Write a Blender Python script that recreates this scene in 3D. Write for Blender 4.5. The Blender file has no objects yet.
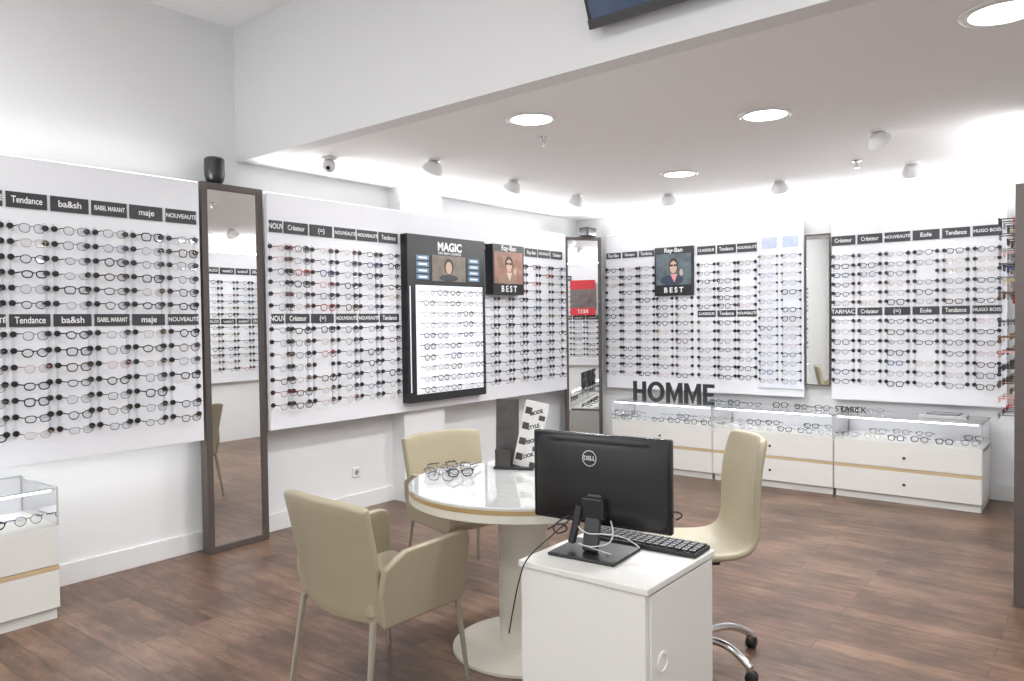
import bpy, bmesh, math, random
from mathutils import Vector, Matrix, Euler
random.seed(7)
sc=bpy.context.scene
COL=sc.collection
# ------------------------------------------------------------------ materials
MATS={}
def mat(name,color,rough=0.5,metal=0.0,emit=None,estr=0.0,spec=0.5,coat=0.0,noise=0.0,nscale=8.0,bump=0.0,bscale=60.0):
    if name in MATS: return MATS[name]
    m=bpy.data.materials.new(name); m.use_nodes=True
    nt=m.node_tree; b=nt.nodes['Principled BSDF']
    b.inputs['Base Color'].default_value=(*color,1)
    b.inputs['Roughness'].default_value=rough
    b.inputs['Metallic'].default_value=metal
    b.inputs['Specular IOR Level'].default_value=spec
    b.inputs['Coat Weight'].default_value=coat
    if emit:
        b.inputs['Emission Color'].default_value=(*emit,1); b.inputs['Emission Strength'].default_value=estr
    if noise>0:
        tc=nt.nodes.new('ShaderNodeTexCoord'); n=nt.nodes.new('ShaderNodeTexNoise'); n.inputs['Scale'].default_value=nscale
        mx=nt.nodes.new('ShaderNodeMix'); mx.data_type='RGBA'
        mx.inputs['A'].default_value=(*[c*(1-noise) for c in color],1); mx.inputs['B'].default_value=(*[min(1,c*(1+noise)) for c in color],1)
        nt.links.new(tc.outputs['Object'],n.inputs['Vector']); nt.links.new(n.outputs['Fac'],mx.inputs['Factor']); nt.links.new(mx.outputs['Result'],b.inputs['Base Color'])
    if bump>0:
        tc=nt.nodes.new('ShaderNodeTexCoord'); n=nt.nodes.new('ShaderNodeTexNoise'); n.inputs['Scale'].default_value=bscale
        bp=nt.nodes.new('ShaderNodeBump'); bp.inputs['Strength'].default_value=bump; bp.inputs['Distance'].default_value=0.002
        nt.links.new(tc.outputs['Object'],n.inputs['Vector']); nt.links.new(n.outputs['Fac'],bp.inputs['Height']); nt.links.new(bp.outputs['Normal'],b.inputs['Normal'])
    MATS[name]=m; return m
wallm=mat('wall_paint',(.78,.785,.79),.85,noise=.015,nscale=2)
ceilm=mat('ceiling_paint',(.91,.915,.92),.9,noise=.01,nscale=2)
basem=mat('baseboard_paint',(.76,.76,.755),.5)
panelm=mat('panel_laminate',(.79,.795,.83),.45,noise=.01,nscale=3)
whitem=mat('white_lacquer',(.74,.73,.70),.3,noise=.01)
creamm=mat('cream_lacquer',(.66,.63,.55),.28,noise=.01)
woodstrip=mat('light_oak',(.56,.42,.26),.45,noise=.12,nscale=20)
framem=mat('mirror_frame_wood',(.085,.068,.062),.5,noise=.15,nscale=30)
mirrorm=mat('mirror_silver',(.90,.91,.90),.01,1.0)
blackm=mat('black_plastic',(.012,.012,.014),.35)
blackg=mat('black_gloss',(.010,.010,.013),.12)
labelm=mat('label_grey',(.036,.036,.042),.5)
txtw=mat('print_white',(.85,.85,.85),.6)
leather=mat('cream_leather',(.36,.315,.22),.42,noise=.05,nscale=5,bump=.25,bscale=180)
legm=mat('cream_metal',(.40,.37,.29),.35,.3)
chrome=mat('chrome',(.75,.75,.76),.12,1.0)
brass=mat('brass_band',(.50,.36,.17),.35,.5)
glowm=mat('lamp_glow',(1,1,1),.5,emit=(1,.99,.97),estr=9)
glowsoft=mat('led_panel',(.8,.8,.84),.5,emit=(.95,.97,1),estr=.25)
lampm=mat('lamp_white',(.72,.72,.72),.4)
def glassmat():
    m=bpy.data.materials.new('clear_glass'); m.use_nodes=True; nt=m.node_tree; nt.nodes.clear()
    o=nt.nodes.new('ShaderNodeOutputMaterial'); mx=nt.nodes.new('ShaderNodeMixShader'); t=nt.nodes.new('ShaderNodeBsdfTransparent'); g=nt.nodes.new('ShaderNodeBsdfGlossy'); f=nt.nodes.new('ShaderNodeFresnel')
    f.inputs['IOR'].default_value=1.25; t.inputs['Color'].default_value=(.985,.99,.99,1); g.inputs['Roughness'].default_value=.02
    nt.links.new(f.outputs[0],mx.inputs[0]); nt.links.new(t.outputs[0],mx.inputs[1]); nt.links.new(g.outputs[0],mx.inputs[2]); nt.links.new(mx.outputs[0],o.inputs[0]); return m
glass=glassmat()
def floormat():
    m=bpy.data.materials.new('wood_plank_floor'); m.use_nodes=True; nt=m.node_tree; b=nt.nodes['Principled BSDF']; N=nt.nodes.new; L=nt.links.new
    tc=N('ShaderNodeTexCoord')
    br=N('ShaderNodeTexBrick'); br.offset=.37; br.offset_frequency=2
    br.inputs['Scale'].default_value=1; br.inputs['Brick Width'].default_value=1.1; br.inputs['Row Height'].default_value=.125; br.inputs['Mortar Size'].default_value=.0016
    br.inputs['Color1'].default_value=(0,0,0,1); br.inputs['Color2'].default_value=(1,1,1,1); br.inputs['Mortar'].default_value=(.5,.5,.5,1)
    L(tc.outputs['Object'],br.inputs['Vector'])
    mp=N('ShaderNodeMapping'); mp.inputs['Scale'].default_value=(1.8,8,1); L(tc.outputs['Object'],mp.inputs['Vector'])
    ad=N('ShaderNodeVectorMath'); ad.operation='ADD'; L(mp.outputs[0],ad.inputs[0])
    sc_=N('ShaderNodeVectorMath'); sc_.operation='SCALE'; sc_.inputs['Scale'].default_value=9; L(br.outputs['Color'],sc_.inputs[0]); L(sc_.outputs[0],ad.inputs[1])
    n1=N('ShaderNodeTexNoise'); n1.inputs['Scale'].default_value=2.4; n1.inputs['Detail'].default_value=10; n1.inputs['Roughness'].default_value=.72; L(ad.outputs[0],n1.inputs['Vector'])
    n2=N('ShaderNodeTexNoise'); n2.inputs['Scale'].default_value=2.4; n2.inputs['Detail'].default_value=5; L(tc.outputs['Object'],n2.inputs['Vector'])
    mm=N('ShaderNodeMath'); mm.operation='MULTIPLY_ADD'; mm.inputs[1].default_value=.17; L(br.outputs['Color'],mm.inputs[0])
    m2=N('ShaderNodeMath'); m2.operation='MULTIPLY_ADD'; m2.inputs[1].default_value=1.05; L(n1.outputs['Fac'],m2.inputs[0])
    m3=N('ShaderNodeMath'); m3.operation='MULTIPLY_ADD'; m3.inputs[1].default_value=.7; m3.inputs[2].default_value=-.44; L(n2.outputs['Fac'],m3.inputs[0])
    L(m3.outputs[0],m2.inputs[2]); L(m2.outputs[0],mm.inputs[2])
    cr=N('ShaderNodeValToRGB'); e=cr.color_ramp.elements
    e[0].position=.2; e[0].color=(.045,.024,.015,1); e[1].position=.85; e[1].color=(.27,.165,.105,1)
    x=e.new(.5); x.color=(.125,.070,.044,1)
    L(mm.outputs[0],cr.inputs[0])
    mx=N('ShaderNodeMix'); mx.data_type='RGBA'; mx.inputs['B'].default_value=(.04,.023,.015,1); L(br.outputs['Fac'],mx.inputs['Factor']); L(cr.outputs[0],mx.inputs['A']); L(mx.outputs['Result'],b.inputs['Base Color'])
    b.inputs['Roughness'].default_value=.34; b.inputs['Specular IOR Level'].default_value=.4
    bp=N('ShaderNodeBump'); bp.inputs['Strength'].default_value=.12; bp.inputs['Distance'].default_value=.003; L(n1.outputs['Fac'],bp.inputs['Height']); L(bp.outputs[0],b.inputs['Normal'])
    return m
floorm=floormat()
# ------------------------------------------------------------------ helpers
def link(o,parent=None):
    COL.objects.link(o)
    if parent is not None: o.parent=parent
    return o
def group(name,loc=(0,0,0),rz=0,M=None):
    e=bpy.data.objects.new(name,None); e.empty_display_size=.1; COL.objects.link(e)
    if M is not None: e.matrix_world=M
    else: e.location=loc; e.rotation_euler=(0,0,rz)
    return e
def meshobj(name,verts,faces,m,parent=None,smooth=False,mi=None):
    me=bpy.data.meshes.new(name); me.from_pydata([tuple(v) for v in verts],[],faces); 
    ms=m if isinstance(m,(list,tuple)) else [m]
    for q in ms: me.materials.append(q)
    if mi: me.polygons.foreach_set('material_index',mi)
    if smooth: me.polygons.foreach_set('use_smooth',[True]*len(me.polygons))
    me.update()
    return link(bpy.data.objects.new(name,me),parent)
def bev(o,w,seg=3):
    if w>0:
        b=o.modifiers.new('bev','BEVEL'); b.width=w; b.segments=seg; b.limit_method='ANGLE'; b.angle_limit=.6
        o.data.polygons.foreach_set('use_smooth',[True]*len(o.data.polygons))
        w2=o.modifiers.new('wn','WEIGHTED_NORMAL'); w2.keep_sharp=False
    return o
BF=[(0,3,2,1),(4,5,6,7),(0,1,5,4),(1,2,6,5),(2,3,7,6),(3,0,4,7)]
def box(name,x0,x1,y0,y1,z0,z1,m,parent=None,b=0,seg=3):
    x0,x1=min(x0,x1),max(x0,x1); y0,y1=min(y0,y1),max(y0,y1); z0,z1=min(z0,z1),max(z0,z1)
    v=[(x0,y0,z0),(x1,y0,z0),(x1,y1,z0),(x0,y1,z0),(x0,y0,z1),(x1,y0,z1),(x1,y1,z1),(x0,y1,z1)]
    return bev(meshobj(name,v,BF,m,parent),b,seg)
def boxes(name,lst,m,parent=None,b=0):
    V=[];F=[]
    for x0,x1,y0,y1,z0,z1 in lst:
        k=len(V); V+=[(x0,y0,z0),(x1,y0,z0),(x1,y1,z0),(x0,y1,z0),(x0,y0,z1),(x1,y0,z1),(x1,y1,z1),(x0,y1,z1)]
        F+=[tuple(i+k for i in f) for f in BF]
    return bev(meshobj(name,V,F,m,parent),b)
def prism(name,poly,z0,z1,m,parent=None,b=0,M=None):
    n=len(poly); V=[(x,y,z0) for x,y in poly]+[(x,y,z1) for x,y in poly]
    if M is not None: V=[M@Vector(v) for v in V]
    F=[tuple(range(n-1,-1,-1)),tuple(range(n,2*n))]+[(i,(i+1)%n,(i+1)%n+n,i+n) for i in range(n)]
    return bev(meshobj(name,V,F,m,parent),b)
def lathe(name,prof,m,parent=None,seg=48,smooth=True,M=None,ang=.6):
    V=[];F=[]
    for r,z in prof:
        for i in range(seg):
            a=2*math.pi*i/seg; V.append((r*math.cos(a),r*math.sin(a),z))
    for j in range(len(prof)-1):
        for i in range(seg):
            a=j*seg+i; b_=j*seg+(i+1)%seg; F.append((a,b_,b_+seg,a+seg))
    F.append(tuple(range(seg-1,-1,-1))); k=(len(prof)-1)*seg; F.append(tuple(range(k,k+seg)))
    if M is not None: V=[M@Vector(v) for v in V]
    o=meshobj(name,V,F,m,parent)
    if smooth:
        for p in o.data.polygons: p.use_smooth=len(p.vertices)==4
        try: o.data.set_sharp_from_angle(angle=ang)
        except Exception: pass
    return o
def tube(name,pts,r,m,parent=None,cyc=False,res=6,bez=True):
    c=bpy.data.curves.new(name,'CURVE'); c.dimensions='3D'; c.bevel_depth=r; c.bevel_resolution=3; c.resolution_u=res; c.use_fill_caps=True
    s=c.splines.new('NURBS' if bez else 'POLY'); s.points.add(len(pts)-1)
    for i,p in enumerate(pts): s.points[i].co=(*p,1)
    if bez: s.use_endpoint_u=True; s.order_u=3
    s.use_cyclic_u=cyc
    c.materials.append(m)
    return link(bpy.data.objects.new(name,c),parent)
def text(name,body,size,loc,m,parent=None,X=(1,0,0),Y=(0,0,1),ext=0.0005,align='CENTER',bold=0,maxw=None,sx=1):
    c=bpy.data.curves.new(name,'FONT'); c.body=body; c.size=size; c.extrude=ext; c.align_x=align; c.align_y='CENTER'; c.offset=bold
    c.materials.append(m)
    o=link(bpy.data.objects.new(name,c),parent)
    X=Vector(X);Y=Vector(Y);Z=X.cross(Y)
    if maxw:
        est=len(body)*size*.56
        if est>maxw: sx=maxw/est
    M=Matrix.Identity(4)
    for i in range(3): M[i][0]=X[i]*sx;M[i][1]=Y[i];M[i][2]=Z[i];M[i][3]=loc[i]
    o.matrix_local=M
    return o
LC=(.98,.99,1)
def arealight(name,loc,sx,sy,power,color=LC,rot=(0,0,0),shape='RECTANGLE',spread=None,parent=None):
    l=bpy.data.lights.new(name,'AREA'); l.shape=shape; l.size=sx; l.size_y=sy; l.energy=power; l.color=color
    if spread: l.spread=spread
    o=bpy.data.objects.new(name,l); o.location=loc; o.rotation_euler=rot; link(o,parent); return o
# ------------------------------------------------------------------ room shell
XA=-4.91; YB=7.46; ZL=2.70; ZH=3.64; XR=3.0; YF=-2.6
box('floor',XA-.1,XR+.1,YF-.1,YB+.1,-.08,0,floorm)
box('wall_left',XA-.12,XA,YF,YB+.1,0,ZH+.1,wallm)
box('wall_back',XA,XR,YB,YB+.12,0,ZL+.1,wallm)
boxes('wall_right',[(XR,XR+.12,YF,-2.0,0,ZH+.1),(XR,XR+.12,2.4,YB,0,ZH+.1),(XR,XR+.12,-2.0,2.4,0,.12),(XR,XR+.12,-2.0,2.4,3.0,ZH+.1)],wallm)
boxes('wall_front',[(XA,-4.3,YF-.12,YF,0,ZH+.1),(2.5,XR,YF-.12,YF,0,ZH+.1),(-4.3,2.5,YF-.12,YF,0,.12),(-4.3,2.5,YF-.12,YF,3.0,ZH+.1)],wallm)
alu=mat('window_aluminium',(.35,.35,.36),.4,.6)  # unseen front and right windows, added so outside light fills the room
g=group('unseen_fill_window_1'); boxes('frame',[(-4.3,2.5,YF-.08,YF-.03,.12,.17),(-4.3,2.5,YF-.08,YF-.03,2.95,3.0)]+[(x-.025,x+.025,YF-.08,YF-.03,.17,2.95) for x in(-4.275,-2.6,-.9,.8,2.475)],alu,g)
g=group('unseen_fill_window_2'); boxes('frame',[(XR+.03,XR+.08,-2.0,2.4,.12,.17),(XR+.03,XR+.08,-2.0,2.4,2.95,3.0)]+[(XR+.03,XR+.08,y-.025,y+.025,.17,2.95) for y in(-1.975,-.5,.95,2.375)],alu,g)
def fy(x): return 3.07-.036*(x+4.91)
prism('ceiling',[(XA,fy(XA)+.12),(XR,fy(XR)+.12),(XR,YB),(XA,YB)],ZL,ZL+.08,ceilm)
prism('wall_fascia',[(XA,fy(XA)),(XR,fy(XR)),(XR,fy(XR)+.12),(XA,fy(XA)+.12)],ZL,ZH,wallm)
prism('ceiling_high',[(XA,YF),(XR,YF),(XR,fy(XR)+.12),(XA,fy(XA)+.12)],ZH,ZH+.08,ceilm)
XC=-.34
box('wall_partition',XC,.6,5.23,YB,0,ZL,wallm)
box('wall_column',XA,-4.755,4.52,5.02,0,ZL,wallm)
boxes('baseboard_left',[(XA,XA+.018,YF,4.52,0,.13),(-4.755,-4.737,4.50,5.04,0,.13),(XA,XA+.018,5.04,YB,0,.13)],basem,b=.003)
boxes('baseboard_back',[(XA,XC,YB-.018,YB,0,.13)],basem,b=.003)
# ------------------------------------------------------------------ eyewear builder
FC=[mat('frame_black',(.012,.012,.013),.25),mat('frame_tortoise',(.08,.04,.02),.25,noise=.6,nscale=90),mat('frame_grey_metal',(.15,.15,.16),.3,.8),
    mat('frame_gold_metal',(.45,.33,.17),.3,.9),mat('frame_red',(.35,.03,.03),.3),mat('frame_blue',(.03,.05,.16),.3),mat('frame_rose',(.50,.24,.21),.3),
    mat('lens_demo',(.8,.8,.8),.1),mat('dot_black',(.01,.01,.01),.4),mat('rail_acrylic',(.66,.68,.72),.2)]
def lensmat():
    m=bpy.data.materials.new('lens'); m.use_nodes=True; nt=m.node_tree; nt.nodes.clear()
    o=nt.nodes.new('ShaderNodeOutputMaterial'); mx=nt.nodes.new('ShaderNodeMixShader'); t=nt.nodes.new('ShaderNodeBsdfTransparent'); g=nt.nodes.new('ShaderNodeBsdfGlossy')
    t.inputs['Color'].default_value=(.88,.89,.90,1); g.inputs['Roughness'].default_value=.05; mx.inputs[0].default_value=.07
    nt.links.new(t.outputs[0],mx.inputs[1]); nt.links.new(g.outputs[0],mx.inputs[2]); nt.links.new(mx.outputs[0],o.inputs[0]); return m
FC[7]=lensmat()
class MB:
    def __init__(s): s.V=[];s.F=[];s.I=[]
    def bx(s,c,h,i,T):
        k=len(s.V)
        for dx,dy,dz in [(-1,-1,-1),(1,-1,-1),(1,1,-1),(-1,1,-1),(-1,-1,1),(1,-1,1),(1,1,1),(-1,1,1)]:
            s.V.append(T@Vector((c[0]+dx*h[0],c[1]+dy*h[1],c[2]+dz*h[2])))
        for f in BF: s.F.append(tuple(q+k for q in f)); s.I.append(i)
    def disc(s,c,r,t,i,T,seg=10):
        k=len(s.V)
        for z in (0,t):
            for a in range(seg):
                s.V.append(T@Vector((c[0]+r*math.cos(2*math.pi*a/seg),c[1]+r*math.sin(2*math.pi*a/seg),c[2]+z)))
        s.F.append(tuple(range(k+seg,k+2*seg))); s.I.append(i)
        for a in range(seg): s.F.append((k+a,k+(a+1)%seg,k+seg+(a+1)%seg,k+seg+a)); s.I.append(i)
    def rim(s,cx,cy,cz,rx,ry,pw,th,i,T,lens=True,seg=16,side=1):
        k=len(s.V)
        for a in range(seg):
            t=2*math.pi*a/seg; c,sn=math.cos(t),math.sin(t)
            x=math.copysign(abs(c)**pw,c); y=math.copysign(abs(sn)**pw,sn)
            if y<0: x*=.93
            for (o,d) in [(th,0),(0,th*.9),(-th,0),(0,-th*.9)]:
                s.V.append(T@Vector((cx+x*(rx+o),cy+y*(ry+o),cz+d-.10*abs(x)*0.02)))
        for a in range(seg):
            b=(a+1)%seg
            for q in range(4):
                r=(q+1)%4; s.F.append((k+a*4+q,k+b*4+q,k+b*4+r,k+a*4+r)); s.I.append(i)
        if lens:
            s.F.append(tuple(k+a*4+2 for a in range(seg))); s.I.append(7)
    def glasses(s,x,y,z,T,kind=None,depth=.115,back=True):
        r=random.random
        k=random.choices([0,1,2,3,4,5,6],kind or [52,17,18,7,.7,4,2])[0]
        th=random.choice([.0017,.0026,.0034]) if k in(0,1,4,5) else .0014
        rx=.0255+r()*.004; ry=.018+r()*.006; pw=random.choice([1,.8,.65])
        gap=.009
        c=rx+gap
        x+=(r()-.5)*.008; y+=(r()-.5)*.006
        s.rim(x-c,y,z,rx,ry,pw,th,k,T); s.rim(x+c,y,z,rx,ry,pw,th,k,T)
        s.bx((x,y+ry*.45,z),(gap,th*.9,th*.8),k,T)
        e=c+rx
        for sg in(-1,1):
            s.bx((x+sg*(e+.003),y+ry*.55,z-.001),(.005,th*1.1,th),k,T)
            s.bx((x+sg*(e+.007),y+ry*.55,z-depth/2),(.0011,.002+th*.4,depth/2),k,T)
        return e+.007
def rackmesh(name,cols,rows,parent,zo=0,kinds=None,depth=.075,dots=True,skip=None,dotr=.0165,dx=.087):
    mb=MB(); I=Matrix.Identity(4)
    for ci,a in enumerate(cols):
        if dots:
            rr=[b for b in rows if not(skip and skip(a,b))]
            for sg in(-1,1): mb.bx((a+sg*dx,(max(rr)+min(rr))/2+.008,zo+.003),(.006,(max(rr)-min(rr))/2+.03,.003),9,I)
        for ri,b in enumerate(rows):
            if skip and skip(a,b): continue
            kd=kinds(a,b) if kinds else None
            if random.random()<.97: mb.glasses(a,b-.004,zo+depth,I,kd,depth)
            if dots:
                for sg in(-1,1): mb.disc((a+sg*dx,b+.008,zo+.006),dotr,.010,8,I)
    o=meshobj(name,mb.V,mb.F,FC,parent,mi=mb.I)
    return o
UP=[2.09-.084*k for k in range(6)]; LO=[1.50-.0905*k for k in range(7)]
def frame(ux,n,org):
    M=Matrix.Identity(4)
    for i in range(3): M[i][0]=ux[i];M[i][1]=(0,0,1)[i];M[i][2]=n[i];M[i][3]=org[i]
    return M
MA=frame((0,1,0),(1,0,0),(-4.70,0,0)); MBk=frame((1,0,0),(0,-1,0),(0,7.37,0)); MC=frame((0,-1,0),(-1,0,0),(-.40,0,0))
def labels(items,b0,b1,parent):
    boxes('label_plates',[(a0+.009,a1-.009,b0,b1,0.0,.008) for a0,a1,t in items],labelm,parent)
    for a0,a1,t in items:
        text('label_text',t,.052 if len(t)<9 else .038,((a0+a1)/2,(b0+b1)/2,.0085),txtw,parent,X=(1,0,0),Y=(0,1,0),maxw=(a1-a0)*.80,bold=.0006)
def panel(a0,a1,M,b0=.784,b1=2.48,name='eyewear_display_panel'):
    g=group(name,M=M)
    box('panel_board',a0,a1,b0,b1,-.035,0,panelm,g,b=.002)
    return g
# ---- left wall, first panel
g=panel(-.6,2.66,MA)
cols=[1.65-.22*k for k in range(9,0,-1)]+[1.65,1.87,2.09,2.31,2.535]
nm=['Tendance','ba&sh','ISABEL MARANT','maje','NOUVEAUTÉ']
it=[(c-.11,c+.11,nm[(i+1)%5]) for i,c in enumerate(cols)]
labels(it,2.20,2.285,g); labels(it,1.548,1.618,g)
rackmesh('eyeglasses',cols,UP+LO,g)
# ---- left wall, second panel
g=panel(3.17,6.92,MA)
cols=[3.205,3.41,3.635,3.865,4.09,4.315]
nm=['NOUVEAUTÉ','Créateur','(=)','NOUVEAUTÉ','NOUVEAUTÉ','Tendance']
it=[(c-.112,c+.112,nm[i]) for i,c in enumerate(cols)]
it[0]=(3.175,3.30,'NOUV')
labels(it,2.20,2.285,g); labels(it,1.548,1.618,g)
rackmesh('eyeglasses',cols[1:]+[3.27],UP+LO,g,kinds=lambda a,b:[36,20,10,10,9,3,16] if a<3.7 else [50,18,14,6,2,3,6])
cols=[5.60+.228*k for k in range(6)]
it=[(c-.112,c+.112,['Ray-Ban','NOUVEAUTÉ','Créateur'][i%3]) for i,c in enumerate(cols)]
labels(it,2.20,2.285,g)
rackmesh('eyeglasses_far',cols,UP+[1.585]+LO,g,skip=lambda a,b:a<6.0 and b>1.78)
# ---- left wall illuminated tall display
g=group('illuminated_brand_display',M=MA)
a0,a1=4.45,5.45
box('case',a0,a1,.86,2.29,.001,.085,blackm,g,b=.006)
box('light_panel',a0+.09,a1-.05,.93,1.86,.085,.092,glowsoft,g)
box('side_light',a0+.02,a0+.028,.95,1.85,.085,.09,glowsoft,g)
text('header_text','MAGIC',.10,((a0+a1)/2+.02,2.20,.0865),txtw,g,X=(1,0,0),Y=(0,1,0),bold=.004)
text('header_sub','RAY-BAN CHANGE',.035,((a0+a1)/2+.02,2.145,.0865),txtw,g,X=(1,0,0),Y=(0,1,0))
scr=mat('screen_blue',(.06,.12,.2),.3,emit=(.25,.42,.6),estr=.3,noise=.5,nscale=20)
pic=mat('picture_warm',(.20,.17,.14),.5,noise=.6,nscale=9)
skin=mat('print_skin',(.55,.38,.29),.6); hair=mat('print_hair',(.04,.028,.022),.6)
boxes('screens_left',[(a0+.10+.0,a0+.25,1.91+.055*k,1.950+.055*k,.085,.09) for k in range(4)],scr,g)
boxes('screens_right',[(a1-.24,a1-.09,1.91+.055*k,1.950+.055*k,.085,.09) for k in range(4)],scr,g)
boxes('screen_frames',[(a0+.125,a0+.225,1.922+.055*k,1.938+.055*k,.09,.0905) for k in range(4)]+[(a1-.215,a1-.115,1.922+.055*k,1.938+.055*k,.09,.0905) for k in range(4)],txtw,g)
box('header_picture',a0+.29,a1-.28,1.90,2.125,.085,.09,pic,g)
def ell(name,cx,cy,z,rx,ry,m,parent,n=24):
    return meshobj(name,[(cx+rx*math.cos(2*math.pi*i/n),cy+ry*math.sin(2*math.pi*i/n),z) for i in range(n)],[tuple(range(n))],m,parent)
ell('picture_hair',a0+.50,2.03,.0905,.06,.07,hair,g); ell('picture_face',a0+.50,2.02,.091,.04,.055,skin,g); ell('picture_body',a0+.5,1.93,.0903,.12,.03,labelm,g)
rackmesh('eyeglasses',[a0+.20+.165*k for k in range(5)],[1.80-.092*k for k in range(10)],g,zo=.092,depth=.05,dots=False,kinds=lambda a,b:[60,12,20,4,0,3,0])
# ---- posters
def poster(name,M,a0,a1,b0,b1,z=.012,style=0):
    g=group(name,M=M); w=a1-a0; h=b1-b0; cx=(a0+a1)/2
    box('board',a0,a1,b0,b1,.001,z,blackm,g,b=.001)
    bg=mat('poster_bg%d'%style,[(.10,.11,.10),(.10,.13,.15),(.30,.16,.12)][style],.5,noise=.8,nscale=11)
    box('photo',a0+.02,a1-.02,b0+.22*h,b1-.14*h,z,z+.002,bg,g)
    zz=z+.003
    ell('torso',cx-.02,b0+.32*h,zz,w*.30,h*.11,mat('print_shirt%d'%style,[(.5,.5,.52),(.04,.05,.09),(.3,.2,.15)][style],.6),g)
    meshobj('shirt_collar',[(cx-.035,b0+.44*h,zz+.0003),(cx+.01,b0+.27*h,zz+.0003),(cx+.045,b0+.44*h,zz+.0003)],[(0,1,2)],mat('print_collar%d'%style,(.7,.3,.28) if style==1 else (.6,.5,.4),.6),g)
    ell('hair',cx,b0+.62*h,zz+.0005,w*.125,h*.15,hair,g); ell('face',cx,b0+.585*h,zz+.001,w*.095,h*.125,skin,g)
    boxes('sunglasses',[(cx-w*.09,cx-.004,b0+.60*h,b0+.64*h,zz+.001,zz+.0015),(cx+.004,cx+w*.09,b0+.60*h,b0+.64*h,zz+.001,zz+.0015)],blackm,g)
    ell('hand',cx+w*.20,b0+.47*h,zz,w*.045,h*.07,skin,g)
    text('title','Ray-Ban',.065*w/.44,(cx,b1-.07*h,zz),txtw,g,X=(1,0,0),Y=(0,1,0),bold=.001)
    text('caption','B E S T',.075*w/.44,(cx,b0+.11*h,zz),txtw,g,X=(1,0,0),Y=(0,1,0),bold=.002)
    return g
poster('framed_poster',MA,5.55,6.03,1.80,2.28,z=.10,style=2)
poster('framed_poster',MBk,-3.84,-3.40,1.79,2.30,z=.03,style=1)
redm=mat('print_red',(.55,.02,.03),.5)
g=group('sale_sign',M=MC); box('board',-6.50,-6.08,1.70,2.15,.001,.12,mat('print_dark',(.15,.12,.12),.5,noise=.7,nscale=12),g); box('banner_top',-6.50,-6.08,2.05,2.20,.12,.123,redm,g); box('banner',-6.50,-6.08,1.62,1.74,.12,.123,redm,g); text('sale_text','BEST',.09,(-6.29,1.68,.124),txtw,g,X=(1,0,0),Y=(0,1,0))
# ---- back wall panels
g=panel(-4.46,-2.29,MBk)
cl=[-4.36,-4.155,-3.95]; cm=[-3.735,-3.51]; cr=[-3.265,-3.05,-2.84]
it=[(c-.107,c+.107,['CLASSIQUE','Tendance','NOUVEAUTÉ'][i]) for i,c in enumerate(cr)]
labels(it,2.20,2.285,g); labels(it,1.56,1.625,g)
it=[(c-.100,c+.100,['Ray-Ban','Classique','Tendance'][i]) for i,c in enumerate(cl)]
labels(it,2.22,2.285,g)
rackmesh('eyeglasses',cl,UP+[1.585]+LO,g); rackmesh('eyeglasses_mid',cm,[u for u in UP if u<1.76]+[1.585]+LO,g); rackmesh('eyeglasses_right',cr,UP+LO,g)
box('raised_panel',-2.73,-2.285,.86,2.36,.001,.022,mat('panel_pale_blue',(.74,.76,.82),.4),g,b=.002)
boxes('raised_headers',[(-2.68,-2.54,2.22,2.32,.022,.027),(-2.48,-2.34,2.22,2.32,.022,.027)],mat('print_pale',(.50,.57,.72),.5,noise=.3,nscale=12),g)
rackmesh('eyeglasses_raised',[-2.62,-2.40],[2.13-.085*k for k in range(15)],g,zo=.022,kinds=lambda a,b:[35,8,35,14,0,5,5],depth=.07,dotr=.011)
g=panel(-2.04,-.67,MBk)
cols=[-1.935+.225*k for k in range(6)]
nm=['Créateur','Créateur','NOUVEAUTÉ','Eole','Tendance','HUGO BOSS']
it=[(c-.112,c+.112,nm[i]) for i,c in enumerate(cols)]
labels(it,2.20,2.285,g)
nm=['TARMAC','Créateur','(=)','Eole','Tendance','HUGO BOSS']
labels([(c-.112,c+.112,nm[i]) for i,c in enumerate(cols)],1.555,1.625,g)
rackmesh('eyeglasses',cols,UP+LO,g)
# ---- partition panel
g=panel(-7.25,-5.24,MC)
cols=[-7.1+.225*k for k in range(9)]
it=[(c-.112,c+.112,['Tendance','Créateur','SOLAIRE'][i%3]) for i,c in enumerate(cols)]
labels([q for q in it if not -6.6<(q[0]+q[1])/2<-6.0],2.20,2.285,g); labels(it,1.548,1.618,g)
rackmesh('eyeglasses',cols,UP+LO,g,depth=.12,skip=lambda a,b:-6.6<a<-6.0 and b>1.55,kinds=lambda a,b:[40,20,20,8,3,4,8])
# ------------------------------------------------------------------ mirrors
def mirror(p0,p1,z0,z1,fw=.045,th=.05,name='framed_mirror'):
    p0=Vector((*p0,0));p1=Vector((*p1,0)); u=(p1-p0); w=u.length; u.normalize(); n=u.cross(Vector((0,0,1)))
    M=Matrix.Identity(4)
    for i in range(3): M[i][0]=u[i];M[i][1]=(0,0,1)[i];M[i][2]=n[i];M[i][3]=p0[i]
    g=group(name,M=M)
    boxes('frame',[(0,fw,z0,z1,-th,0),(w-fw,w,z0,z1,-th,0),(fw,w-fw,z0,z0+fw,-th,0),(fw,w-fw,z1-fw,z1,-th,0)],framem,g,b=.003)
    box('glass',fw-.002,w-fw+.002,z0+fw-.002,z1-fw+.002,-th+.005,-.012,mirrorm,g)
    return g
mirror((-4.74,2.70),(-4.74,3.165),0,2.50,th=.08)
mirror((-4.72,6.935),(-4.475,7.295),0,2.46,fw=.035)
mirror((-2.28,7.36),(-2.05,7.36),.90,2.32,fw=.012,th=.02)
mirror((-.40,5.22),(-.40,4.77),0,2.23,th=.058)
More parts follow.
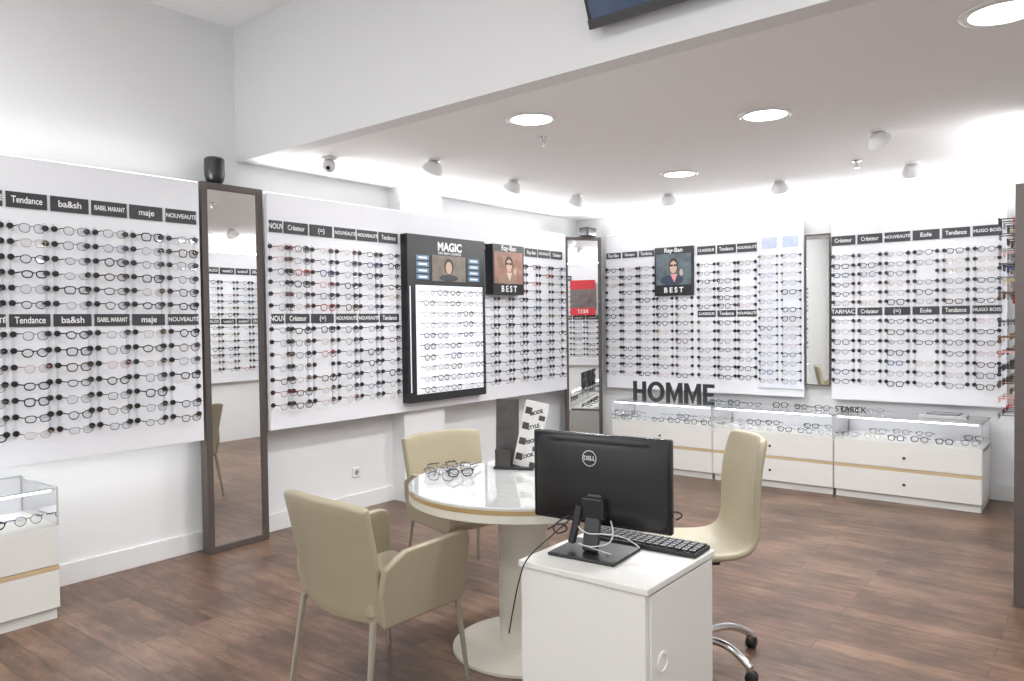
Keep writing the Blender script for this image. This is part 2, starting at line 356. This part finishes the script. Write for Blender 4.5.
# ------------------------------------------------------------------ display counters
def counter(name,loc,rz,w,d,h=.70,nd=1,locks=True):
    g=group(name,loc,rz)
    box('plinth',.01,w-.01,.03,d,0,.06,whitem,g)
    box('carcass',0,w,.012,d,.06,.49,whitem,g,b=.003)
    boxes('drawer_fronts',[(.004,w-.004,0,.014,.065,.262),(.004,w-.004,0,.014,.292,.47)],whitem,g,b=.003)
    box('wood_strip',.002,w-.002,.002,.016,.264,.290,woodstrip,g)
    box('case_deck',0,w,0,d,.47,.50,whitem,g,b=.002)
    box('case_back',.006,w-.006,d-.012,d-.006,.50,h-.008,panelm,g)
    V=[(0,0,.50),(w,0,.50),(w,d,.50),(0,d,.50),(0,0,h),(w,0,h),(w,d,h),(0,d,h)]
    meshobj('glass_panes',V,[BF[1],BF[2],BF[3],BF[5]],glass,g)
    boxes('edge_trim',[(0,.008,-.001,.007,.50,h),(w-.008,w,-.001,.007,.50,h),(0,w,-.001,.006,h-.007,h+.001),(0,.006,0,d,h-.007,h+.001),(w-.006,w,0,d,h-.007,h+.001),(0,w,d-.006,d,h-.007,h+.001)],mat('glass_edge',(.50,.54,.53),.2),g)
    box('led_strip',.03,w-.03,.012,.022,h-.018,h-.008,mat('led_strip',(1,1,1),.5,emit=(1,1,1),estr=8),g)
    if locks:
        for z in(.38,.16): lathe('lock',[(.011,0),(.011,.006),(.008,.008)],blackm,g,seg=16,M=Matrix.Translation((w*.5,0,z))@Matrix.Rotation(math.pi/2,4,'X'))
    mb=MB()
    n=int(w/.17)
    for i in range(n):
        for j in range(2):
            if random.random()<.12: continue
            T=Matrix.Translation((.1+i*(w-.2)/(n-1),.13+.2*j,.524+.02*j))@Matrix.Rotation(math.radians(78),4,'X')
            mb.glasses(0,0,0,T,None,.1)
    meshobj('eyeglasses',mb.V,mb.F,FC,g,mi=mb.I)
    boxes('glasses_trays',[(.05,w-.05,.26,.42,.501,.515)],panelm,g,b=.003)
    return g
for x0 in(-4.09,-2.985,-1.88): counter('glass_display_counter',(x0,6.85,0),0,1.10,.50)
counter('glass_display_counter',(-4.36,.40,0),math.pi/2,1.24,.52)
# letters sign
g=group('homme_letter_sign',(-3.46,6.95,.702)); lm=mat('letter_black',(.02,.02,.023),.5)
LH=.205; LW=.145; ST=.040; TH=.018
XZ=Matrix.Rotation(math.pi/2,4,'X')
def bar(nm,poly): 
    o=prism(nm,poly,-TH/2,TH/2,lm,g,b=.0015,M=XZ); return o
x=-.43
def rect(a,b,c,d): return [(a,c),(b,c),(b,d),(a,d)]
bar('h_1',rect(x,x+ST,0,LH)); bar('h_2',rect(x+LW-ST,x+LW,0,LH)); bar('h_3',rect(x+ST,x+LW-ST,LH/2-ST/2,LH/2+ST/2)); x+=LW+.022
n=36; OW=.185
V=[];F=[]
for k,(s1,yy) in enumerate([(1,-TH/2),(0,-TH/2),(1,TH/2),(0,TH/2)]):
    for i in range(n):
        t=2*math.pi*i/n; rx=OW/2-(0 if s1 else ST); rz=LH/2+.002-(0 if s1 else ST*.95)
        V.append((x+OW/2+rx*math.cos(t),yy,LH/2+.002+rz*math.sin(t)))
for i in range(n):
    j=(i+1)%n
    F+=[(i,j,n+j,n+i),(2*n+i,3*n+i,3*n+j,2*n+j),(i,2*n+i,2*n+j,j),(n+i,n+j,3*n+j,3*n+i)]
meshobj('o',V,F,lm,g); x+=OW+.022
for q in range(2):
    MW=.175
    bar('m_1',rect(x,x+ST,0,LH)); bar('m_2',rect(x+MW-ST,x+MW,0,LH))
    bar('m_3',[(x+ST,LH),(x+ST,LH*.66),(x+MW/2,0),(x+MW/2,LH*.36)])
    bar('m_4',[(x+MW-ST,LH),(x+MW/2,LH*.36),(x+MW/2,0),(x+MW-ST,LH*.66)])
    x+=MW+.022
EW=.115
bar('e_1',rect(x,x+ST,0,LH))
for z0,z1,ww in[(0,ST*.9,EW),(LH/2-ST*.45,LH/2+ST*.45,EW*.9),(LH-ST*.9,LH,EW)]: bar('e_bar',rect(x+ST,x+ww,z0,z1))
t=text('small_sign','STARCK',.07,(-1.78,7.0,.735),labelm,None,ext=.004,bold=.001); t.name='starck_letter_sign'
g=group('eyeglasses_row',(0,0,0)); mb=MB()
for i in range(8):
    T=Matrix.Translation((-3.1+i*.21+random.random()*.05,7.08+random.random()*.08,.722))@Matrix.Rotation(random.uniform(-.4,.4),4,'Z')@Matrix.Rotation(math.radians(80),4,'X')
    mb.glasses(0,0,0,T,None,.1)
meshobj('eyeglasses',mb.V,mb.F,FC,g,mi=mb.I)
g=group('eyeglasses_tray',(-1.08,7.1,.702)); box('tray',-.17,.17,-.1,.1,0,.03,mat('tray_grey',(.40,.40,.41),.5),g,b=.006); box('cloth',-.12,.12,-.07,.07,.03,.045,mat('cloth_grey',(.25,.25,.26),.9),g,b=.006)
# ------------------------------------------------------------------ ceiling fixtures
for (x,y) in [(-2.61,3.51),(-1.55,4.31),(-2.71,5.61),(-.33,3.46)]:
    g=group('recessed_downlight',(x,y,ZL))
    lathe('ring',[(.118,-.001),(.118,-.008),(.135,-.012),(.150,-.006),(.152,-.0005)],lampm,g)
    lathe('diffuser',[(.118,-.004),(.08,-.007),(.02,-.008)],glowm,g)
    arealight('lamp',(0,0,-.02),.22,.22,31,shape='DISK',parent=g)
def spot(x,y,aim,e=14):
    g=group('ceiling_spotlight',(x,y,ZL))
    lathe('base',[(.045,-.012),(.045,0)],lampm,g,seg=24)
    d=Vector((aim[0]-x,aim[1]-y,aim[2]-ZL)).normalized()
    q=d.to_track_quat('-Z','Y').to_matrix().to_4x4()
    T=Matrix.Translation((0,0,-.05))@q
    lathe('head',[(.060,-.040),(.072,-.036),(.072,-.018),(.048,.025),(.028,.036)],lampm,g,seg=28,M=T)
    lathe('bulb',[(.052,-.0415),(.02,-.043)],glowm,g,seg=24,M=T)
    tube('stem',[(0,0,-.005),(0,0,-.05)],.012,lampm,g,bez=False)
    l=bpy.data.lights.new('spot','SPOT'); l.energy=e; l.spot_size=math.radians(85); l.spot_blend=.7; l.shadow_soft_size=.05; l.color=LC
    o=bpy.data.objects.new('spot',l); o.matrix_local=Matrix.Translation(Vector((0,0,-.05))+d*.055)@q; link(o,g)
for x,y,a in [(-3.79,3.93,(-4.7,4.0,1.4)),(-3.85,4.92,(-4.7,5.0,1.4)),(-3.88,5.90,(-4.7,6.1,1.4)),(-3.22,6.43,(-3.4,7.37,1.4)),(-2.21,6.47,(-2.3,7.37,1.4)),(-1.15,5.15,(-.4,6.2,1.4)),(-1.19,6.40,(-1.2,7.37,1.4))]:
    spot(x,y,a,11)
g=group('ceiling_camera',(-4.29,3.40,ZL)); lathe('mount',[(.05,-.018),(.055,-.012),(.055,0)],lampm,g,seg=28)
lathe('ball',[(.048*math.sin(math.pi*k/10)+.0005,-.058-.048*math.cos(math.pi*k/10)) for k in range(0,11)],lampm,g,seg=28)
lathe('eye',[(.014,0),(.014,.008),(.011,.010)],blackg,g,seg=20,M=Matrix.Translation((0,0,-.058))@Vector((.6,-.65,-.45)).to_track_quat('Z','Y').to_matrix().to_4x4()@Matrix.Translation((0,0,.042)))
for x,y in[(-2.82,3.92),(-1.49,6.03)]:
    g=group('fire_sprinkler',(x,y,ZL)); lathe('rosette',[(.03,-.008),(.035,-.001)],chrome,g,seg=20); lathe('body',[(.010,-.05),(.012,-.008)],chrome,g,seg=12); lathe('deflector',[(.02,-.054),(.02,-.05)],chrome,g,seg=16)
# speakers
g=group('loudspeaker',(-4.79,2.83,2.502)); lathe('body',[(.045,0),(.058,.02),(.066,.06),(.066,.165),(.055,.175)],blackm,g,seg=32)
g=group('loudspeaker',(-4.55,7.14,2.461)); box('body',-.06,.06,-.09,.09,0,.10,blackm,g,b=.015)
# television
g=group('wall_television',(-1.36,2.89,2.84)); g.rotation_euler=(math.radians(22),0,math.radians(-2))
box('body',-.46,.46,-.02,.03,0,.56,blackm,g,b=.006); box('screen',-.44,.44,-.022,-.02,.035,.54,mat('tv_image',(.03,.04,.06),.15,emit=(.05,.08,.15),estr=.45,noise=.9,nscale=7),g)
box('lower_bezel',-.46,.46,-.024,.02,-.004,.036,mat('tv_bezel',(.05,.05,.055),.4),g)
box('bracket',-.1,.1,.03,.16,.02,.2,blackm,g)
# outlet
g=group('wall_outlet',(XA,4.11,.31)); box('plate',.0,.010,-.04,.04,-.04,.04,basem,g,b=.003); lathe('socket',[(.022,0),(.022,.002)],mat('socket_grey',(.3,.3,.3),.5),g,seg=20,M=Matrix.Translation((.010,0,0))@Matrix.Rotation(math.pi/2,4,'Y'))
# ------------------------------------------------------------------ round table
g=group('round_table',(-2.19,2.84,0)); TZ=.79; TR=.535
lathe('base',[(.34,0),(.34,.012),(.325,.022),(.12,.03)],creamm,g,seg=64)
lathe('column',[(.118,.02),(.118,.60),(.118,.70)],creamm,g,seg=48)
lathe('underside',[(.30,.70),(.49,.715),(.52,.722)],creamm,g,seg=64)
lathe('rim',[(TR-.01,TZ-.072),(TR,TZ-.066),(TR,TZ-.032)],creamm,g,seg=80)
lathe('brass_band',[(TR+.001,TZ-.032),(TR+.001,TZ-.012)],brass,g,seg=80)
lathe('top',[(TR,TZ-.012),(TR,TZ-.003),(TR-.004,TZ)],mat('table_top',(.60,.61,.60),.05,noise=.12,nscale=30,spec=.9,coat=.8),g,seg=80)
g=group('eyeglasses_on_table',(-2.21,2.82,TZ)); mb=MB()
for x,y,r in[(-.40,.03,.3),(-.33,-.04,.5),(-.44,-.07,.2),(-.38,-.14,.6),(-.27,-.10,.9),(-.30,-.20,.4)]:
    T=Matrix.Translation((x,y,.022))@Matrix.Rotation(r,4,'Z')@Matrix.Rotation(math.radians(85),4,'X'); mb.glasses(0,0,0,T,[4,1,6,4,0,0,1],.12)
meshobj('eyeglasses',mb.V,mb.F,FC,g,mi=mb.I)
# leaflet stand on the table
g=group('leaflet_display_stand',(-2.41,3.06,TZ),math.radians(22))
box('base',-.10,.11,-.05,.07,0,.012,blackm,g,b=.003)
def slab(name,m,x0,x1,y,z0,z1,tilt,rz,par,t=.008,loc=(0,0,0)):
    o=box(name,x0,x1,-t/2,t/2,z0,z1,m,par,b=.001); o.location=(loc[0],y,loc[2]); o.rotation_euler=(tilt,0,rz); return o
dk=mat('leaflet_dark',(.05,.042,.04),.3,noise=.9,nscale=14); lt=mat('leaflet_light',(.66,.65,.63),.35,noise=.2,nscale=16)
slab('left_leaflet',dk,-.07,.05,.04,.01,.35,math.radians(-8),math.radians(10),g,loc=(-.04,0,0))
s_=slab('right_leaflet',lt,-.06,.075,-.01,.01,.35,math.radians(-10),math.radians(-14),g,loc=(.045,0,0)); s_.rotation_euler[1]=math.radians(9)
for k in range(4): text('leaflet_text',['LOOK','VISION','STYLE','MODE'][k],.026,(.015,-.0045,.07+.075*k),blackm,s_,X=(.9,0,.43),Y=(-.43,0,.9),bold=.001)
boxes('leaflet_pictures',[(-.05,-.012,-.0052,-.0045,.04+.08*k,.075+.08*k) for k in range(4)]+[(.035,.07,-.0052,-.0045,.02+.08*k,.045+.08*k) for k in range(4)],dk,s_)
boxes('front_card',[(-.09,-.01,-.045,-.04,.012,.10)],dk,g)
# ------------------------------------------------------------------ armchairs
def armchair(loc,rz):
    g=group('leather_armchair',loc,rz)
    box('seat',-.245,.245,-.22,.27,.385,.475,leather,g,b=.03,seg=5)
    V=[];F=[];nu,nv=14,10
    for j in range(nv+1):
        for i in range(nu+1):
            u=-1+2*i/nu; v=j/nv
            hw=.262+.015*v
            x=hw*u; z=.37+ (.49-.02*abs(u)**3)*v; y=-.225-.085*v**1.2+.06*u*u*(1-.2*v)
            V.append((x,y,z))
    for j in range(nv):
        for i in range(nu): a=j*(nu+1)+i; F.append((a,a+1,a+nu+2,a+nu+1))
    o=meshobj('backrest',V,F,leather,g,smooth=True); s=o.modifiers.new('s','SOLIDIFY'); s.thickness=.042; s.offset=0
    b=o.modifiers.new('b','BEVEL'); b.width=.012; b.segments=3; b.limit_method='ANGLE'
    for sg in(-1,1):
        prof=[(-.19,.36),(.23,.36),(.262,.40),(.275,.62),(.262,.655),(.23,.665),(-.10,.655),(-.20,.60),(-.215,.50)]
        V=[];n=len(prof)
        for t in(-1,1):
            for y,z in prof:
                V.append((sg*(.268+.03*(z-.36)/.3-.02*max(0,y)/.25)+t*.017,y,z))
        F=[tuple(range(n-1,-1,-1)),tuple(range(n,2*n))]+[(i,(i+1)%n,(i+1)%n+n,i+n) for i in range(n)]
        o=meshobj('arm',V,F,leather,g)
        bm=bmesh.new(); bm.from_mesh(o.data); bmesh.ops.recalc_face_normals(bm,faces=bm.faces); bm.to_mesh(o.data); bm.free()
        bev(o,.012,4)
    boxes('frame_rails',[(-.23,.23,-.20,.24,.365,.39)],legm,g,b=.004)
    for sx in(-1,1):
        for sy in(-1,1):
            top=Vector((sx*.24,.01+sy*.22,.39)); bot=Vector((sx*.268,.0+sy*.268,0))
            V=[]
            for p,w in((bot,.007),(top,.011)):
                V+=[(p.x-w,p.y-w,p.z),(p.x+w,p.y-w,p.z),(p.x+w,p.y+w,p.z),(p.x-w,p.y+w,p.z)]
            bev(meshobj('leg',V,BF,legm,g),.003,2)
    return g
armchair((-2.46,2.17,0),math.radians(-4))
armchair((-3.05,3.39,0),math.radians(-105))
# ------------------------------------------------------------------ office chair
g=group('office_swivel_chair',(-1.49,3.19,0),math.radians(133))
prof=[(.25,.475),(.235,.50),(.18,.512),(.08,.505),(-.04,.495),(-.14,.50),(-.20,.53),(-.235,.60),(-.25,.70),(-.262,.80),(-.278,.90),(-.30,.99),(-.31,1.02)]
wid=[.20,.215,.225,.23,.23,.225,.22,.215,.21,.21,.205,.195,.17]
V=[];F=[];nu=12
for (y,z),w in zip(prof,wid):
    for i in range(nu+1):
        u=-1+2*i/nu; k=(z-.5)/.5
        V.append((w*u, y+.05*u*u*max(0,min(1,k*1.5)), z+.03*u*u*max(0,1-k*3)))
for j in range(len(prof)-1):
    for i in range(nu): a=j*(nu+1)+i; F.append((a,a+1,a+nu+2,a+nu+1))
o=meshobj('shell',V,F,leather,g,smooth=True); s=o.modifiers.new('s','SOLIDIFY'); s.thickness=.035; s.offset=0; ss=o.modifiers.new('ss','SUBSURF'); ss.levels=1; ss.render_levels=2
lathe('gas_lift',[(.025,.09),(.025,.28),(.018,.28),(.018,.46)],chrome,g,seg=24)
box('mechanism',-.09,.09,-.10,.10,.45,.475,blackm,g,b=.008)
lathe('hub',[(.05,.07),(.05,.11),(.035,.125)],chrome,g,seg=24)
base=math.radians(-15-133)
for k in range(5):
    a=base+k*2*math.pi/5; c,s_=math.cos(a),math.sin(a)
    tube('base_arm',[(0,0,.10),(.12*c,.12*s_,.125),(.24*c,.24*s_,.115),(.31*c,.31*s_,.065)],.017,chrome,g)
    T=Matrix.Translation((.315*c,.315*s_,.028))@Matrix.Rotation(a+.5,4,'Z')@Matrix.Rotation(math.pi/2,4,'X')
    lathe('caster_wheel',[(.020,-.022),(.027,-.018),(.028,-.004),(.018,-.003),(.018,.003),(.028,.004),(.027,.018),(.020,.022)],blackm,g,seg=24,M=T)
    lathe('caster_cap',[(.013,.045),(.013,.07)],chrome,g,seg=14,M=Matrix.Translation((.31*c,.31*s_,0)))
# ------------------------------------------------------------------ desk cabinet, computer
DX0,DX1,DY0,DY1,DZ=-1.61,-1.11,2.06,2.56,.72
g=group('desk_cabinet',((DX0+DX1)/2,(DY0+DY1)/2,0)); w=.25
box('body',-w+.006,w-.012,-w+.006,w-.006,0,DZ-.022,whitem,g,b=.002)
box('worktop',-w,w,-w,w,DZ-.022,DZ,whitem,g,b=.003)
box('side_panel',w-.012,w-.004,-w+.03,w-.012,.03,DZ-.03,whitem,g,b=.002)
lathe('cable_grommet',[(.034,0),(.034,.003),(.028,.005),(.026,.002)],whitem,g,seg=32,M=Matrix.Translation((w-.004,-.15,.46))@Matrix.Rotation(math.pi/2,4,'Y'))
g=group('all_in_one_computer',(-1.44,2.31,DZ),math.radians(4))
box('display_body',-.275,.275,0.004,.034,.09,.418,blackg,g,b=.008)
V=[];F=[];nx,nz=16,12
for j in range(nz+1):
    for i in range(nx+1):
        u=-1+2*i/nx; v=-1+2*j/nz; d=.03*(1-u**4)*(1-v**4)
        V.append((.267*u,.006-d,.254+.157*v))
for j in range(nz):
    for i in range(nx): a=j*(nx+1)+i; F.append((a,a+1,a+nx+2,a+nx+1))
meshobj('back_shell',V,F,blackm,g,smooth=True)
box('screen',-.255,.255,.034,.036,.105,.40,mat('screen_off',(.02,.03,.05),.1,emit=(.4,.5,.7),estr=.4),g)
silver=mat('logo_silver',(.6,.6,.62),.3,.6)
def annulus(name,r0,r1,M,m,parent,n=36):
    V=[M@Vector((r*math.cos(2*math.pi*i/n),r*math.sin(2*math.pi*i/n),0)) for r in(r0,r1) for i in range(n)]
    return meshobj(name,V,[(i,n+i,n+(i+1)%n,(i+1)%n) for i in range(n)],m,parent)
annulus('logo_ring',.0255,.029,Matrix.Translation((-.02,-.0262,.335))@Matrix.Rotation(math.pi/2,4,'X'),silver,g)
text('logo_text','DELL',.021,(-.02,-.0265,.335),silver,g,bold=.0008)
boxes('vents',[(-.20+.0,.20,-.018,-.012,.395,.399)],blackg,g)
stg=mat('stand_grey',(.035,.035,.04),.35)
o=box('stand_neck',-.03,.03,-.075,-.05,.0,.20,stg,g,b=.008); o.rotation_euler=(math.radians(-12),0,0)
box('neck_head',-.045,.045,-.05,-.01,.12,.20,blackm,g,b=.01)
o=box('stand_leg',-.10,-.075,-.06,-.035,.008,.15,stg,g,b=.006); o.rotation_euler=(0,math.radians(14),0)
box('stand_base',-.13,.13,-.14,.08,0,.012,blackm,g,b=.005)
cw=mat('cable_white',(.60,.60,.55),.5)
tube('white_cable',[(.06,-.02,.12),(.10,-.05,.06),(.02,-.09,.035),(-.04,-.10,.05),(.0,-.07,.03),(.08,-.06,.015)],.0022,cw,g)
tube('white_cable_long',[(-.07,-.04,.10),(-.02,-.08,.075),(.06,-.06,.085),(.13,-.02,.07),(.15,.02,.03)],.0022,cw,g)
tube('coiled_cable',[(-.10,-.03,.12),(-.16,-.05,.09),(-.13,-.09,.06),(-.06,-.10,.09),(-.11,-.08,.11),(-.17,-.07,.07)],.003,blackm,g)
tube('power_cable',[(-.06,-.04,.14),(-.12,-.16,.06),(-.15,-.248,.012),(-.165,-.265,-.05),(-.19,-.27,-.16),(-.205,-.275,-.25)],.0025,blackm,g)
tube('side_cable',[(.265,.02,.17),(.295,.03,.175),(.30,.05,.15),(.27,.06,.135)],.003,blackm,g)
g=group('computer_keyboard',(-1.335,2.48,DZ),math.radians(2))
box('case',-.215,.215,-.066,.066,0,.018,blackm,g,b=.005)
boxes('keys',[(-.205+.0278*i,-.205+.0278*i+.023,-.058+.0235*j,-.058+.0235*j+.0195,.018,.025) for i in range(15) for j in range(5)],blackm,g,b=.002)
# ------------------------------------------------------------------ lights
cv=mat('cove_led',(1,1,1),.5,emit=(1,1,1),estr=2)
# emitter axis tilted up and outward as added fill for the low ceiling (local y up, local z out)
d=Vector((0,math.cos(math.radians(55)),math.sin(math.radians(55))))
zax=-d; xax=Vector((1,0,0)); yax=zax.cross(xax); OUT=Matrix((xax,yax,zax)).transposed().to_euler()
for M,a0,a1,p,tilt in [(MA,-.6,2.66,7,0),(MA,3.17,6.9,9,1),(MBk,-4.45,-.70,9,1),(MC,-7.2,-5.3,5,1)]:  # partition strip is added too, to lift the low ceiling
    g=group('cove_led_strip',M=M); box('strip',a0,a1,2.474,2.482,-.033,-.004,cv,g)
    o=arealight('led',((a0+a1)/2,2.487,-.015),a1-a0,.02,(a1-a0)*p,(1,1,1),parent=g); o.rotation_euler=OUT if tilt else (math.radians(-90),0,0)
g=group('under_panel_led_strip',M=MA); box('strip',-.6,2.66,.79,.80,-.07,-.045,cv,g); o=arealight('led',(1.03,.785,-.0575),3.2,.02,7,parent=g); o.rotation_euler=(math.radians(90),0,0)
for x,y in[(-3.4,.6),(-1.0,.6),(1.4,.6),(-3.4,-1.4),(-1.0,-1.4),(1.4,-1.4)]:  # lamps added out of view to raise the ambient light
    g=group('unseen_fill_panel',(x,y,ZH)); box('frame',-.62,.62,-.32,.32,-.02,0,lampm,g,b=.004); box('diffuser',-.58,.58,-.28,.28,-.023,-.02,glowm,g)
    arealight('lamp',(0,0,-.04),1.1,.5,9,parent=g)
w=bpy.data.worlds.new('world'); sc.world=w; w.use_nodes=True; w.node_tree.nodes['Background'].inputs[0].default_value=(.95,.975,1,1); w.node_tree.nodes['Background'].inputs[1].default_value=1.5
sc.view_settings.view_transform='Standard'
# ------------------------------------------------------------------ camera
yaw,pitch,roll,f=0.6683,0.0265,-0.0126,759.85
R0=Vector((math.cos(yaw),math.sin(yaw),0));F0=Vector((-math.sin(yaw),math.cos(yaw),0));U0=Vector((0,0,1))
Fw=math.cos(pitch)*F0-math.sin(pitch)*U0; U=math.sin(pitch)*F0+math.cos(pitch)*U0
R=math.cos(roll)*R0+math.sin(roll)*U; U2=-math.sin(roll)*R0+math.cos(roll)*U
cd=bpy.data.cameras.new('camera'); cd.sensor_width=36; cd.lens=f/1024*36; cd.clip_start=.05; co=bpy.data.objects.new('camera',cd); COL.objects.link(co)
M=Matrix.Identity(4)
for i in range(3): M[i][0]=R[i];M[i][1]=U2[i];M[i][2]=-Fw[i]
M[2][3]=1.55
co.matrix_world=M; sc.camera=co
